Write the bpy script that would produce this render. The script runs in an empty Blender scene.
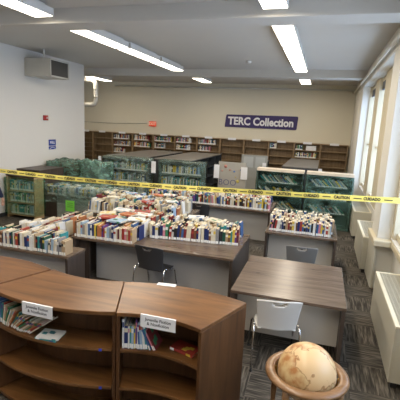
import bpy, bmesh, math, random
from mathutils import Vector, Matrix, noise, Euler

S = bpy.context.scene
COL = S.collection
R = math.radians
random.seed(11)

# ------------------------------------------------------------------ camera, world, exposure
cam = bpy.data.cameras.new('camera')
cam.lens = 36; cam.sensor_width = 36; cam.sensor_height = 36
cam.clip_start = .05; cam.clip_end = 200
camo = bpy.data.objects.new('camera', cam); COL.objects.link(camo)
RM = Matrix(((0.9546086725052984, -0.09865542383174834, 0.2810505109873498),
             (0.2941990975303542, 0.16475149461699834, -0.9414371120971334),
             (0.04657438555684287, 0.9813888385191892, 0.1862975422273715)))
camo.matrix_world = Matrix.Translation((0, 0, 2.6)) @ RM.to_4x4()
S.camera = camo

wd = bpy.data.worlds.new('sky'); S.world = wd; wd.use_nodes = True
wn = wd.node_tree.nodes; bg = wn['Background']
bg.inputs[0].default_value = (.56, .73, 1.0, 1); bg.inputs[1].default_value = 5.2

S.view_settings.view_transform = 'Standard'
S.view_settings.look = 'None'
S.view_settings.gamma = 1
S.view_settings.use_curve_mapping = False
S.view_settings.exposure = -0.08
LAMP_W = 33.0          # watts of one fluorescent fixture
EMIT = 9.0

# ------------------------------------------------------------------ materials
MATS = {}
def mat(name, col, rough=.6, metal=0., var=.08, scale=6., spec=.4, emit=None, es=0., bump=0.):
    if name in MATS: return MATS[name]
    m = bpy.data.materials.new(name); m.use_nodes = True
    nt = m.node_tree; b = nt.nodes['Principled BSDF']
    b.inputs['Roughness'].default_value = rough
    b.inputs['Metallic'].default_value = metal
    b.inputs['Specular IOR Level'].default_value = spec
    c = (*col, 1)
    tc = nt.nodes.new('ShaderNodeTexCoord'); n = nt.nodes.new('ShaderNodeTexNoise')
    n.inputs['Scale'].default_value = scale; n.inputs['Detail'].default_value = 4
    nt.links.new(tc.outputs['Object'], n.inputs['Vector'])
    mx = nt.nodes.new('ShaderNodeMix'); mx.data_type = 'RGBA'
    mx.inputs[6].default_value = tuple(x*(1-var) for x in col)+(1,)
    mx.inputs[7].default_value = tuple(min(1, x*(1+var)) for x in col)+(1,)
    nt.links.new(n.outputs['Fac'], mx.inputs[0]); nt.links.new(mx.outputs[2], b.inputs['Base Color'])
    if bump:
        bp = nt.nodes.new('ShaderNodeBump'); bp.inputs['Strength'].default_value = bump
        nt.links.new(n.outputs['Fac'], bp.inputs['Height']); nt.links.new(bp.outputs[0], b.inputs['Normal'])
    if emit:
        b.inputs['Emission Color'].default_value = (*emit, 1); b.inputs['Emission Strength'].default_value = es
    MATS[name] = m
    return m

def wood(name, dark, light, rough=.35, axis=0, scale=9., spec=.5):
    if name in MATS: return MATS[name]
    m = bpy.data.materials.new(name); m.use_nodes = True
    nt = m.node_tree; b = nt.nodes['Principled BSDF']
    b.inputs['Roughness'].default_value = rough; b.inputs['Specular IOR Level'].default_value = spec
    tc = nt.nodes.new('ShaderNodeTexCoord'); mp = nt.nodes.new('ShaderNodeMapping')
    sc = [scale]*3; sc[axis] = scale*.1
    mp.inputs['Scale'].default_value = sc
    n = nt.nodes.new('ShaderNodeTexNoise'); n.inputs['Scale'].default_value = 1.6; n.inputs['Detail'].default_value = 7
    n.inputs['Roughness'].default_value = .65; n.inputs['Distortion'].default_value = .6
    cr = nt.nodes.new('ShaderNodeValToRGB')
    cr.color_ramp.elements[0].position = .32; cr.color_ramp.elements[0].color = (*dark, 1)
    cr.color_ramp.elements[1].position = .72; cr.color_ramp.elements[1].color = (*light, 1)
    L = nt.links.new
    L(tc.outputs['Object'], mp.inputs[0]); L(mp.outputs[0], n.inputs['Vector'])
    L(n.outputs['Fac'], cr.inputs[0]); L(cr.outputs[0], b.inputs['Base Color'])
    MATS[name] = m
    return m

def carpet():
    m = bpy.data.materials.new('carpet_tiles'); m.use_nodes = True
    nt = m.node_tree; b = nt.nodes['Principled BSDF']; L = nt.links.new
    b.inputs['Roughness'].default_value = .95; b.inputs['Specular IOR Level'].default_value = .1
    tc = nt.nodes.new('ShaderNodeTexCoord')
    ch = nt.nodes.new('ShaderNodeTexChecker'); ch.inputs['Scale'].default_value = 2.0
    L(tc.outputs['Object'], ch.inputs['Vector'])
    outs = []
    for sc in ((3, 42, 1), (42, 3, 1)):
        mp = nt.nodes.new('ShaderNodeMapping'); mp.inputs['Scale'].default_value = sc
        n = nt.nodes.new('ShaderNodeTexNoise'); n.inputs['Scale'].default_value = 1; n.inputs['Detail'].default_value = 3
        n.inputs['Roughness'].default_value = .6
        L(tc.outputs['Object'], mp.inputs[0]); L(mp.outputs[0], n.inputs['Vector']); outs.append(n.outputs['Fac'])
    mx = nt.nodes.new('ShaderNodeMix'); mx.data_type = 'FLOAT'
    L(ch.outputs['Fac'], mx.inputs[0]); L(outs[0], mx.inputs[2]); L(outs[1], mx.inputs[3])
    cr = nt.nodes.new('ShaderNodeValToRGB'); e = cr.color_ramp.elements
    e[0].position = .34; e[0].color = (.030, .027, .023, 1)
    e[1].position = .66; e[1].color = (.165, .145, .12, 1)
    k = e.new(.48); k.color = (.066, .059, .050, 1)
    L(mx.outputs[0], cr.inputs[0]); L(cr.outputs[0], b.inputs['Base Color'])
    return m

def film(name, col, alpha=.5, lo=.15, hi=.95, sc=7.):
    """translucent wrinkled stretch film"""
    m = bpy.data.materials.new(name); m.use_nodes = True
    nt = m.node_tree; nt.nodes.clear(); L = nt.links.new
    out = nt.nodes.new('ShaderNodeOutputMaterial')
    tr = nt.nodes.new('ShaderNodeBsdfTransparent'); tr.inputs[0].default_value = tuple(.66+.34*c for c in col)+(1,)
    pb = nt.nodes.new('ShaderNodeBsdfPrincipled'); pb.inputs['Roughness'].default_value = .25
    tc = nt.nodes.new('ShaderNodeTexCoord'); mp = nt.nodes.new('ShaderNodeMapping')
    mp.inputs['Scale'].default_value = (1, 1, 2.2)
    n = nt.nodes.new('ShaderNodeTexNoise'); n.inputs['Scale'].default_value = sc; n.inputs['Detail'].default_value = 5
    n.inputs['Distortion'].default_value = 1.4
    L(tc.outputs['Object'], mp.inputs[0]); L(mp.outputs[0], n.inputs['Vector'])
    cr = nt.nodes.new('ShaderNodeValToRGB'); e = cr.color_ramp.elements
    e[0].position = .35; e[0].color = tuple(c*.75 for c in col)+(1,)
    e[1].position = .72; e[1].color = tuple(min(1, c*1.35+.05) for c in col)+(1,)
    L(n.outputs['Fac'], cr.inputs[0]); L(cr.outputs[0], pb.inputs['Base Color'])
    bp = nt.nodes.new('ShaderNodeBump'); bp.inputs['Strength'].default_value = .7; bp.inputs['Distance'].default_value = .03
    L(n.outputs['Fac'], bp.inputs['Height']); L(bp.outputs[0], pb.inputs['Normal'])
    mr = nt.nodes.new('ShaderNodeMapRange'); mr.inputs[1].default_value = .35; mr.inputs[2].default_value = .68
    mr.inputs[3].default_value = lo; mr.inputs[4].default_value = hi
    L(n.outputs['Fac'], mr.inputs[0])
    mx = nt.nodes.new('ShaderNodeMixShader'); L(mr.outputs[0], mx.inputs[0]); L(tr.outputs[0], mx.inputs[1]); L(pb.outputs[0], mx.inputs[2])
    L(mx.outputs[0], out.inputs[0])
    return m

def glass():
    m = bpy.data.materials.new('window_glass'); m.use_nodes = True
    nt = m.node_tree; nt.nodes.clear(); L = nt.links.new
    out = nt.nodes.new('ShaderNodeOutputMaterial')
    tr = nt.nodes.new('ShaderNodeBsdfTransparent'); gl = nt.nodes.new('ShaderNodeBsdfGlossy'); gl.inputs['Roughness'].default_value = .05
    fr = nt.nodes.new('ShaderNodeFresnel'); fr.inputs[0].default_value = 1.2
    ml = nt.nodes.new('ShaderNodeMath'); ml.operation = 'MULTIPLY'; ml.inputs[1].default_value = .15; L(fr.outputs[0], ml.inputs[0])
    mx = nt.nodes.new('ShaderNodeMixShader'); L(ml.outputs[0], mx.inputs[0]); L(tr.outputs[0], mx.inputs[1]); L(gl.outputs[0], mx.inputs[2])
    L(mx.outputs[0], out.inputs[0]); return m

WALLC = mat('wall_paint', (.66, .64, .60), .85, var=.015, scale=2)
WALLB = mat('back_wall_paint', (.74, .69, .56), .85, var=.02, scale=1.5)
CEIL = mat('ceiling_paint', (.60, .58, .54), .9, var=.03, scale=1.2)
TRIMC = mat('cream_trim_paint', (.62, .55, .40), .5, var=.03, scale=3)
PILW = mat('pilaster_paint', (.72, .70, .64), .6, var=.02, scale=3)
RADM = mat('radiator_enamel', (.50, .475, .39), .45, var=.03, scale=5)
GRILM = mat('radiator_grille_metal', (.30, .29, .25), .5)
PIPE = mat('white_pipe_paint', (.70, .68, .62), .5)
CARPET = carpet()
GLASS = glass()
WOODF = wood('walnut_bookcase_veneer', (.085, .033, .010), (.235, .108, .036), .3, 0, 7.)
WOODFV = wood('walnut_bookcase_side', (.055, .021, .007), (.14, .060, .021), .4, 2, 8.)
WOODD = wood('grey_walnut_desk_top', (.085, .056, .040), (.185, .135, .10), .26, 0, 10.)
WOODE = wood('dark_desk_leg_veneer', (.040, .029, .023), (.085, .062, .050), .45, 2, 12.)
MODP = mat('grey_modesty_panel', (.46, .45, .44), .6, var=.03)
MODPL = mat('pale_modesty_panel', (.56, .53, .48), .6, var=.03)
WOODB = wood('tan_bookcase_wood', (.20, .13, .065), (.33, .225, .12), .5, 2, 8.)
WOODL = wood('light_bookcase_wood', (.36, .22, .10), (.55, .36, .19), .5, 0, 8.)
BEIGET = mat('beige_laminate', (.68, .58, .46), .4)
SHELFD = mat('dark_green_steel', (.075, .11, .10), .5)
SHELFG = mat('charcoal_steel', (.05, .055, .058), .5)
GREYT = mat('grey_laminate', (.13, .12, .11), .4)
BLACKP = mat('black_plastic', (.042, .042, .046), .42)
GREYP = mat('grey_plastic', (.20, .20, .20), .45)
WHITEP = mat('white_plastic', (.74, .73, .70), .35, var=.02)
CHROME = mat('chrome', (.75, .75, .76), .18, 1.)
WHITE = mat('white_paper', (.82, .82, .84), .7, var=.02)
INK = mat('black_ink', (.02, .02, .03), .7)
YEL = mat('yellow_tape', (.92, .80, .20), .45, var=.04)
FILM = film('green_stretch_film', (.24, .36, .31), lo=.04, hi=.38, sc=3.2)
FILMD = film('dark_green_stretch_film', (.15, .28, .22), lo=.28, hi=.85, sc=3.5)
FILMP = film('pale_green_stretch_film', (.34, .46, .41), lo=.08, hi=.5, sc=3.5)

BOOKC = {'white': (.74, .73, .70), 'cream': (.66, .60, .46), 'black': (.022, .022, .026), 'dark blue': (.02, .035, .13),
 'blue': (.05, .12, .28), 'pale blue': (.32, .45, .60), 'red': (.34, .045, .035), 'dark red': (.18, .025, .03),
 'green': (.04, .20, .10), 'dark green': (.02, .085, .055), 'teal': (.04, .26, .27), 'yellow': (.66, .48, .07),
 'orange': (.48, .18, .07), 'brown': (.16, .075, .035), 'tan': (.42, .30, .18), 'grey': (.25, .25, .26),
 'purple': (.13, .05, .22), 'pink': (.58, .22, .28), 'maroon': (.11, .02, .035)}
BM = {k: mat('book_cover_'+k.replace(' ', '_'), v, .45, var=.12, scale=22) for k, v in BOOKC.items()}
PAGES = [mat('book_pages_pale', (.70, .62, .47), .85, var=.06, scale=60), mat('book_pages_aged', (.54, .43, .28), .85, var=.08, scale=60)]
STICK = mat('spine_label', (.86, .86, .84), .6)

# ------------------------------------------------------------------ mesh helpers
class MB:
    def __init__(s): s.v = []; s.f = []; s.m = []; s.smooth = []
    def add(s, vs, fs, mi=0, M=None, smooth=False):
        o = len(s.v)
        s.v += [tuple(M @ Vector(p)) if M is not None else tuple(p) for p in vs]
        for f in fs: s.f.append(tuple(i+o for i in f)); s.m.append(mi); s.smooth.append(smooth)
        return s
    def box(s, a, b, mi=0, M=None):
        x0, y0, z0 = a; x1, y1, z1 = b
        vs = [(x0,y0,z0),(x1,y0,z0),(x1,y1,z0),(x0,y1,z0),(x0,y0,z1),(x1,y0,z1),(x1,y1,z1),(x0,y1,z1)]
        return s.add(vs, [(0,3,2,1),(4,5,6,7),(0,1,5,4),(1,2,6,5),(2,3,7,6),(3,0,4,7)], mi, M)
    def tube(s, pts, r, n=10, mi=0, M=None, closed=False):
        pts = [Vector(p) for p in pts]; vs = []; fs = []; k = len(pts)
        up = None
        for i, p in enumerate(pts):
            if closed: d = pts[(i+1) % k]-pts[i-1]
            else: d = pts[min(i+1, k-1)]-pts[max(i-1, 0)]
            d.normalize()
            if up is None: up = Vector((0,0,1)) if abs(d.z) < .9 else Vector((1,0,0))
            a = d.cross(up)
            if a.length < 1e-4: a = d.orthogonal()
            a.normalize(); b = d.cross(a); up = -b if b.dot(up) < 0 else b
            b = a.cross(d); rr = r[i] if isinstance(r, (list, tuple)) else r
            for j in range(n):
                t = 2*math.pi*j/n; vs.append(p+a*math.cos(t)*rr+b*math.sin(t)*rr)
        m = k if closed else k-1
        for i in range(m):
            for j in range(n):
                q = (i+1) % k
                fs.append((i*n+j, i*n+(j+1) % n, q*n+(j+1) % n, q*n+j))
        if not closed: fs += [tuple(range(n))[::-1], tuple((k-1)*n+j for j in range(n))]
        return s.add(vs, fs, mi, M, True)
    def lathe(s, prof, n=32, mi=0, M=None, smooth=True):
        vs = []; fs = []
        for r_, z in prof:
            for j in range(n):
                t = 2*math.pi*j/n; vs.append((r_*math.cos(t), r_*math.sin(t), z))
        for i in range(len(prof)-1):
            for j in range(n): fs.append((i*n+j, i*n+(j+1) % n, (i+1)*n+(j+1) % n, (i+1)*n+j))
        return s.add(vs, fs, mi, M, smooth)
    def prism(s, poly, z0, z1, mi=0, M=None):
        n = len(poly)
        vs = [(x, y, z0) for x, y in poly]+[(x, y, z1) for x, y in poly]
        fs = [tuple(range(n))[::-1], tuple(range(n, 2*n))]+[(i, (i+1) % n, n+(i+1) % n, n+i) for i in range(n)]
        return s.add(vs, fs, mi, M)
    def mesh(s, name, mats):
        me = bpy.data.meshes.new(name); me.from_pydata(s.v, [], s.f)
        for m in mats: me.materials.append(m)
        me.polygons.foreach_set('material_index', s.m)
        me.polygons.foreach_set('use_smooth', s.smooth)
        bm = bmesh.new(); bm.from_mesh(me); bmesh.ops.recalc_face_normals(bm, faces=bm.faces); bm.to_mesh(me); bm.free()
        return me
    def build(s, name, mats, parent=None, loc=None, bev=0.):
        if not isinstance(mats, (list, tuple)): mats = [mats]
        o = bpy.data.objects.new(name, s.mesh(name, mats)); COL.objects.link(o)
        if parent: o.parent = parent
        if loc is not None: o.location = loc
        if bev:
            b = o.modifiers.new('bevel', 'BEVEL'); b.width = bev; b.segments = 2; b.limit_method = 'ANGLE'
        return o

def tag(o, label=None, cat=None, group=None, kind=None):
    if label: o['label'] = label
    if cat: o['category'] = cat
    if group: o['group'] = group
    if kind: o['kind'] = kind
    return o
def thing(name, label, cat, loc=(0,0,0), rz=0, group=None):
    o = bpy.data.objects.new(name, None); COL.objects.link(o); o.location = loc; o.rotation_euler = (0,0,rz)
    o.empty_display_size = .1
    return tag(o, label, cat, group)
def struct(name, mb, m, bev=0.): return tag(mb.build(name, m, bev=bev), kind='structure')
def copy_tree(o, parent=None):
    c = o.copy(); COL.objects.link(c); c.parent = parent
    for ch in list(o.children): copy_tree(ch, c)
    return c
def text_mb(txt, size, mats, name, parent=None, loc=(0,0,0), rot=(0,0,0), ext=.0008, off=0., align='CENTER', scale=(1,1,1), spacing=1.):
    cu = bpy.data.curves.new(name+'_curve', 'FONT'); cu.body = txt; cu.size = size; cu.extrude = ext; cu.offset = off
    cu.align_x = align; cu.align_y = 'CENTER'; cu.resolution_u = 3; cu.space_line = 1.0; cu.space_character = spacing
    t = bpy.data.objects.new(name, cu); COL.objects.link(t)
    bpy.context.view_layer.update()
    me = bpy.data.meshes.new_from_object(t.evaluated_get(bpy.context.evaluated_depsgraph_get()))
    bpy.data.objects.remove(t)
    me.materials.clear(); me.materials.append(mats)
    o = bpy.data.objects.new(name, me); COL.objects.link(o)
    if parent: o.parent = parent
    o.location = loc; o.rotation_euler = rot; o.scale = scale
    return o
def ordn(n):
    return f"{n}{'th' if 10 <= n % 100 <= 20 else {1:'st',2:'nd',3:'rd'}.get(n % 10, 'th')}"

# ------------------------------------------------------------------ room shell
ZC, ZB = 4.33, 4.10
XL, XA, YC, YB, YF = -7.78, -11.3, 12.0, 17.0, -3.0
XG, XP = 1.27, 1.0
fl = MB().box((XA, YF, -.1), (1.6, YB+.1, 0)); struct('floor', fl, CARPET)
struct('ceiling', MB().box((XA-.1, YF-.1, ZC), (1.7, YB+.1, ZC+.12)), CEIL)
struct('wall_left', MB().box((XL-.15, YF, 0), (XL, YC, ZC)), WALLC)
struct('wall_alcove', MB().box((XA, YC-.15, 0), (XL-.15, YC, ZC)), WALLC)
struct('wall_far_left', MB().box((XA-.1, YC-.15, 0), (XA, YB, ZC)), WALLB)
struct('wall_back', MB().box((XA-.1, YB, 0), (1.7, YB+.12, ZC)), WALLB)
struct('wall_front', MB().box((XL-.15, YF-.12, 0), (1.7, YF, ZC)), WALLC)
# ceiling beams
for i, (y0, y1) in enumerate(((-.6, -.1), (5.92, 6.42), (12.75, 13.25))):
    struct(f'trim_{i+1}', MB().box((XA if y0 > YC else XL, y0, ZB), (XP, y1, ZC+.01)), CEIL, .012)
# right wall: header, spandrel, pilasters
W_SILL = .92; W_HEAD = 3.95
rw = MB()
rw.box((XP, YF, W_HEAD), (1.7, YB, ZC))                 # header
pil = [(-3.0, -1.6), (1.3, 2.1), (7.0, 7.75), (13.6, YB)]
struct('wall_right', rw, PILW, .01)
struct('wall_right_lower', MB().box((XG, YF, 0), (1.7, YB, W_SILL)), PILW)
for i, (a, b) in enumerate(pil):
    struct(f'trim_{i+4}', MB().box((XP, a, 0), (1.7, b, W_HEAD)), PILW, .01)
# pilaster reveal faces the windows: painted like the pilasters
wins = [(-1.6, 1.3), (2.1, 7.0), (7.75, 11.75), (11.75, 13.6)]
SOL = {2: [(0, .12), (1.65, 2.49), (3.55, 4.0)], 3: [(0, .42), (1.8, 1.85)]}
for i, (a, b) in enumerate(wins):
    w = bpy.data.objects.new(f'window_{i+1}', None); COL.objects.link(w); w.location = (XG, a, W_SILL); w['kind'] = 'structure'
    L = b-a; H = W_HEAD-W_SILL
    f = MB()
    sol = SOL.get(i) or [(0, .15)]+[(L*(k+1)/3-.2, L*(k+1)/3+.2) for k in range(2)]+[(L-.15, L)]
    for (p, q) in sol: f.box((-.06, p, 0), (.10, q, H))
    e = 0
    for (_, p), (q, _) in zip(sol, sol[1:]):
        f.box((.0, p, H-.1), (.10, q, H)); f.box((.0, p, 0), (.10, q, .1)); f.box((.035, p, H*.42), (.08, q, H*.42+.05))
    f.build('window_frame', TRIMC, w, bev=.006)
    for (_, p), (q, _) in zip(sol, sol[1:]):
        MB().box((.05, p, .1), (.056, q, H-.1)).build('glass', GLASS, w)
        MB().box((.005, p+.01, H-.30), (.045, q-.01, H-.1)).build('roller_blind', mat('dark_blind', (.10, .11, .13), .6), w)
    MB().box((-.07, .01, -.025), (.10, L-.01, 0)).build('window_sill', WHITEP, w, bev=.008)
# pilaster base with moulded ledge between radiators
pb = MB().box((.96, 6.88, 0.05), (XP, 7.70, .80)); struct('trim_8', pb, RADM, .01)
ledge = MB()
ledge.prism([(.93, 6.80), (.93, 7.71), (XP, 7.71), (XP, 6.99), (XG, 6.99), (XG, 2.1), (1.19, 2.1), (1.19, 6.80)], .79, .89)
struct('trim_9', ledge, TRIMC, .015)
struct('baseboard_left', MB().box((XL, YF, 0), (XL+.015, YC, .1)), BLACKP)
struct('baseboard_back', MB().box((XA, YB-.015, 0), (XP, YB, .1)), BLACKP)
# conduit pipes
t = tag(MB().tube([(-9.35, 16.93, 4.14), (.95, 16.93, 4.14)], .035).build('conduit_pipe', PIPE), 'long white pipe running along the top of the back wall', 'pipe')
tag(MB().tube([(.92, -2.5, 4.04), (.92, 16.85, 4.04)], .03).build('conduit_pipe', PIPE), 'white pipe running along the top of the window wall', 'pipe')
tag(MB().tube([(-11.1, 16.98, 2.46), (-9.4, 16.98, 2.45), (-7.75, 16.98, 2.52)], .008, 6).build('cable', mat('cable_grey', (.25, .24, .21), .6)), 'thin grey cable crossing the back wall to the exit sign', 'cable')
dp = []
for k in range(9):
    a = math.pi/2*k/8; dp.append((-8.78+.22*math.sin(a)-.0, 14.0, 3.85+.22*math.cos(a)))
pts = [(-9.9, 14, 4.07)]+dp
for k in range(9):
    a = math.pi/2*k/8; pts.append((-8.78+.22*math.cos(a), 14.0, 3.35-.22*math.sin(a)))
pts.append((-9.9, 14, 3.13))
dpo = thing('duct_pipe', 'fat white duct pipe bending in a U beyond the left wall corner', 'pipe', (0,0,0))
MB().tube(pts, .085, 14).build('pipe', PIPE, dpo)
for p, rot in (((-8.56, 14, 3.75), 0), ((-8.56, 14, 3.45), 0)):
    MB().lathe([(.085, -.03), (.1, -.03), (.1, .03), (.085, .03)], 16, M=Matrix.Translation(p)).build('collar', PIPE, dpo)
MB().box((-9.95, 13.9, 3.0), (-9.85, 14.1, ZC)).build('bracket', PIPE, dpo)

# ------------------------------------------------------------------ light fixtures
LENS = mat('light_diffuser', (.9, .88, .82), .5, emit=(1.0, .90, .74), es=EMIT)
HOUS = mat('fixture_housing', (.62, .61, .58), .5)
def fixture(cx, y0, y1, label, w=.34, lamp=True):
    L = y1-y0
    t = thing('ceiling_light', label, 'ceiling light', (cx, (y0+y1)/2, ZC-.18), 0, 'fluorescent ceiling lights')
    MB().box((-w/2, -L/2, .012), (w/2, L/2, .13)).build('housing', HOUS, t, bev=.005)
    MB().box((-w/4, -L/2+.1, .1305), (w/4, L/2-.1, .18)).build('ceiling_mount', HOUS, t)
    MB().box((-w/2+.012, -L/2+.03, 0), (w/2-.012, L/2-.03, .0115)).build('diffuser', LENS, t)
    if lamp:
        l = bpy.data.lights.new('tube_light', 'AREA'); l.shape = 'RECTANGLE'; l.size = w-.04; l.size_y = L-.05
        l.energy = LAMP_W*L/1.8; l.color = (1., .87, .69)
        lo = bpy.data.objects.new('tube_light', l); COL.objects.link(lo); lo.parent = t; lo.location = (0, 0, -.004)
rows = [(-4.43, 'left'), (-.79, 'right')]
nmr = {0: 'row over the book desks', 1: 'row over the empty table'}
for ri, (cx, _) in enumerate(rows):
    for j, (a, b) in enumerate(((.0, 1.9), (1.92, 3.82), (3.84, 5.74))):
        fixture(cx, a, b, f'ceiling light this side of the near beam, {ordn(3-j)} from it, {nmr[ri]}')
    for j, (a, b) in enumerate(((6.62, 8.31), (8.39, 10.08), (10.16, 11.9))):
        fixture(cx, a, b, f'ceiling light between the two beams, {ordn(j+1)} past the near one, {nmr[ri]}')
    fixture(cx, 13.35, 15.1, f'ceiling light beyond the far beam, ending the {nmr[ri]}')
fixture(-8.7, 13.35, 15.2, 'fluorescent light in the alcove beyond the left wall corner')
tag(MB().lathe([(0, -.05), (.05, -.05), (.07, -.03), (.075, 0), (0, 0)], 20, M=Matrix.Translation((-2.15, 11.2, ZC))).build('smoke_detector', WHITEP),
    'round white smoke detector on the ceiling between the light rows', 'smoke detector')

# duct box on the left wall
d = thing('wall_vent_box', 'beige metal vent box hung high on the left wall', 'vent', (XL, 9.2, 3.64))
MB().box((0, 0, 0), (.80, .80, .46)).build('housing', mat('vent_box_paint', (.56, .54, .48), .6), d, bev=.006)
g = MB()
g.box((.800, .04, .04), (.806, .76, .42)); g.build('grille', mat('dark_grille', (.05, .05, .045), .5), d)
g = MB(); g.box((.800, 0, 0), (.815, .80, .035)); g.box((.800, 0, .425), (.815, .80, .46)); g.box((.800, 0, 0), (.815, .035, .46)); g.box((.800, .765, 0), (.815, .80, .46))
g.build('grille_frame', mat('vent_frame_paint', (.50, .48, .42), .5), d)
MB().tube([(.55, .1, .46), (.55, .1, ZC-3.64)], .018).build('hanger_rod', PIPE, d)

# alarm, blue signs, exit sign, main sign
a = thing('fire_alarm', 'small red fire alarm box high on the left wall', 'fire alarm', (XL, 9.98, 2.57))
MB().box((0, -.09, -.07), (.05, .09, .07)).build('alarm_box', mat('alarm_red', (.33, .02, .02), .4), a, bev=.008)
MB().box((.05, -.0, -.03), (.06, .05, .03)).build('strobe', mat('strobe_lens', (.6, .45, .42), .2), a)
s = thing('wall_sign', 'small blue sign with white lettering on the left wall below the alarm', 'sign', (XL, 10.28, 1.85))
BLUE = mat('sign_blue', (.02, .05, .28), .45)
MB().box((0, -.16, -.09), (.012, .16, .09)).build('sign_board', BLUE, s)
text_mb('PULL', .10, WHITE, 'lettering', s, (.0125, 0, .0), (R(90), 0, R(90)), off=.003)
s = thing('wall_sign', 'narrow blue sign strip with a white arc below the lettered sign', 'sign', (XL, 10.28, 1.695))
MB().box((0, -.16, -.045), (.012, .16, .045)).build('sign_board', BLUE, s)
MB().tube([(.0125, -.13+.26*k/10, -.03+.045*math.sin(math.pi*k/10)) for k in range(11)], .008, 6).build('arc_mark', WHITE, s)

s = thing('exit_sign', 'small red glowing exit sign on the back wall', 'exit sign', (-7.47, 16.99, 2.51))
MB().box((-.17, -.06, -.11), (.17, 0, .11)).build('sign_box', mat('exit_red', (.55, .05, .02), .4, emit=(1., .10, .04), es=.35), s, bev=.008)
text_mb('EXIT', .17, mat('exit_letters', (.9, .6, .5), .5, emit=(1, .5, .35), es=.3), 'lettering', s, (0, -.063, 0), (R(90), 0, 0), off=.004)

s = thing('wall_banner', 'wide dark purple sign reading TERC Collection on the back wall', 'sign', (-2.6, 16.99, 2.81))
sg = MB(); poly = []
def rc(cx, cz, r_, a0):
    return [(cx+r_*math.cos(R(a0+k*18)), cz+r_*math.sin(R(a0+k*18))) for k in range(6)]
poly = rc(-1.42, .19, .06, 90) + [(-1.52, -.27)] + rc(1.44, -.22, .05, 270) + rc(1.46, .21, .06, 0)
sg.prism(poly, 0, .03, M=Matrix.Rotation(R(90), 4, 'X')); sg.build('sign_board', mat('sign_purple', (.045, .03, .13), .5, var=.05), s, bev=.004)
text_mb('TERC Collection', .44, WHITE, 'lettering', s, (-.01, -.0345, -.02), (R(90), 0, 0), off=.016, ext=.003, scale=(.90, 1, 1))

# ------------------------------------------------------------------ radiators
def radiator(y0, y1, label, x0=.87, h=.70, name='radiator_cover'):
    t = thing(name, label, 'radiator', (x0, y0, 0), 0, 'radiator covers under the windows')
    L = y1-y0; D = XG-x0-.006
    m = MB(); m.box((0, 0, .08), (.02, L, h-.02)); m.box((0.02, 0, .08), (D, .02, h-.02)); m.box((.02, L-.02, .08), (D, L, h-.02))
    m.build('casing', RADM, t, bev=.004)
    m = MB(); m.box((0, 0, h-.02), (.045, L, h)); m.box((D-.03, 0, h-.02), (D, L, h)); m.box((.045, 0, h-.02), (D-.03, .045, h)); m.box((.045, L-.045, h-.02), (D-.03, L, h))
    m.build('top_rim', mat('radiator_rim', (.70, .65, .50), .4), t, bev=.004)
    m = MB(); n = int(L/.032)
    for k in range(n):
        y = .055+(L-.11)*k/(n-1); m.box((.045, y-.006, h-.018), (D-.03, y+.006, h-.004))
    for k in range(6): m.box((.07+.05*k, .045, h-.02), (.076+.05*k, L-.045, h-.006))
    m.build('grille', mat('radiator_slats', (.50, .475, .39), .45), t)
    MB().box((.03, .045, .1), (D-.03, L-.045, h-.16)).build('heating_core', mat('radiator_core', (.12, .115, .10), .7), t)
    for yy in (.05, L-.11): MB().box((.04, yy, 0), (.10, yy+.06, .08)).build('foot', BLACKP, t)
radiator(4.14, 5.82, 'beige radiator cover with slatted top nearest the globe')
radiator(7.72, 9.2, 'beige radiator cover just past the moulded ledge, beside the books on the square desk')
radiator(10.2, 12.2, 'beige radiator cover farthest down the window wall, beside the wrapped bookcase')
radiator(1.6, 3.3, 'beige radiator cover nearest the camera under the first window')

# ------------------------------------------------------------------ books
def book_geo(mb, w, d, h, M, ci, pi, si, bi=None, label=True):
    """book standing on its tail: spine at -Y, origin bottom centre"""
    c = .003; i = .005
    mb.box((-w/2, -d/2, 0), (-w/2+c, d/2, h), ci, M)
    mb.box((w/2-c, -d/2, 0), (w/2, d/2, h), ci, M)
    mb.box((-w/2+c, -d/2, 0), (w/2-c, -d/2+c, h), ci, M)
    mb.box((-w/2+c, -d/2+c, i), (w/2-c, d/2-i, h-i), pi, M)
    if label: mb.box((-w/2+.001, -d/2-.0012, .006), (w/2-.001, -d/2, .048), si, M)
    if bi is not None: mb.box((-w/2+.0005, -d/2-.001, h*.62), (w/2-.0005, -d/2, h*.80), bi, M)

NIND = 0; MAXIND = 300
STUFF = MB(); ST_M = list(BM.values())+PAGES+[STICK]; ST_K = list(BM.keys())
PALB = ['white']*7+['cream']*5+['black']*5+['dark blue']*5+['blue']*3+['pale blue']*2+['red']*3+['dark red']*2+['green']*2+['dark green']*2+['teal']*2+['yellow']*2+['orange']*2+['brown']*3+['tan']*3+['grey']*3+['purple','pink','maroon','maroon']
def put_book(M, w, d, h, col, label=None, group=None, sticker=True, indiv=True):
    global NIND
    pg = 0 if random.random() < .75 else 1
    band = random.choice(['white', 'cream', 'yellow', 'black', 'red']) if random.random() < .45 else None
    if band == col: band = None
    if indiv and NIND < MAXIND:
        NIND += 1
        m = MB(); book_geo(m, w, d, h, None, 0, 1, 2, 3 if band else None, sticker)
        ms = [BM[col], PAGES[pg], STICK]+([BM[band]] if band else [])
        o = m.build('book', ms); o.matrix_world = M
        tag(o, label, 'book', group)
    else:
        book_geo(STUFF, w, d, h, M, ST_K.index(col), len(ST_K)+pg, len(ST_K)+2, ST_K.index(band) if band else None, sticker)

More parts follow.
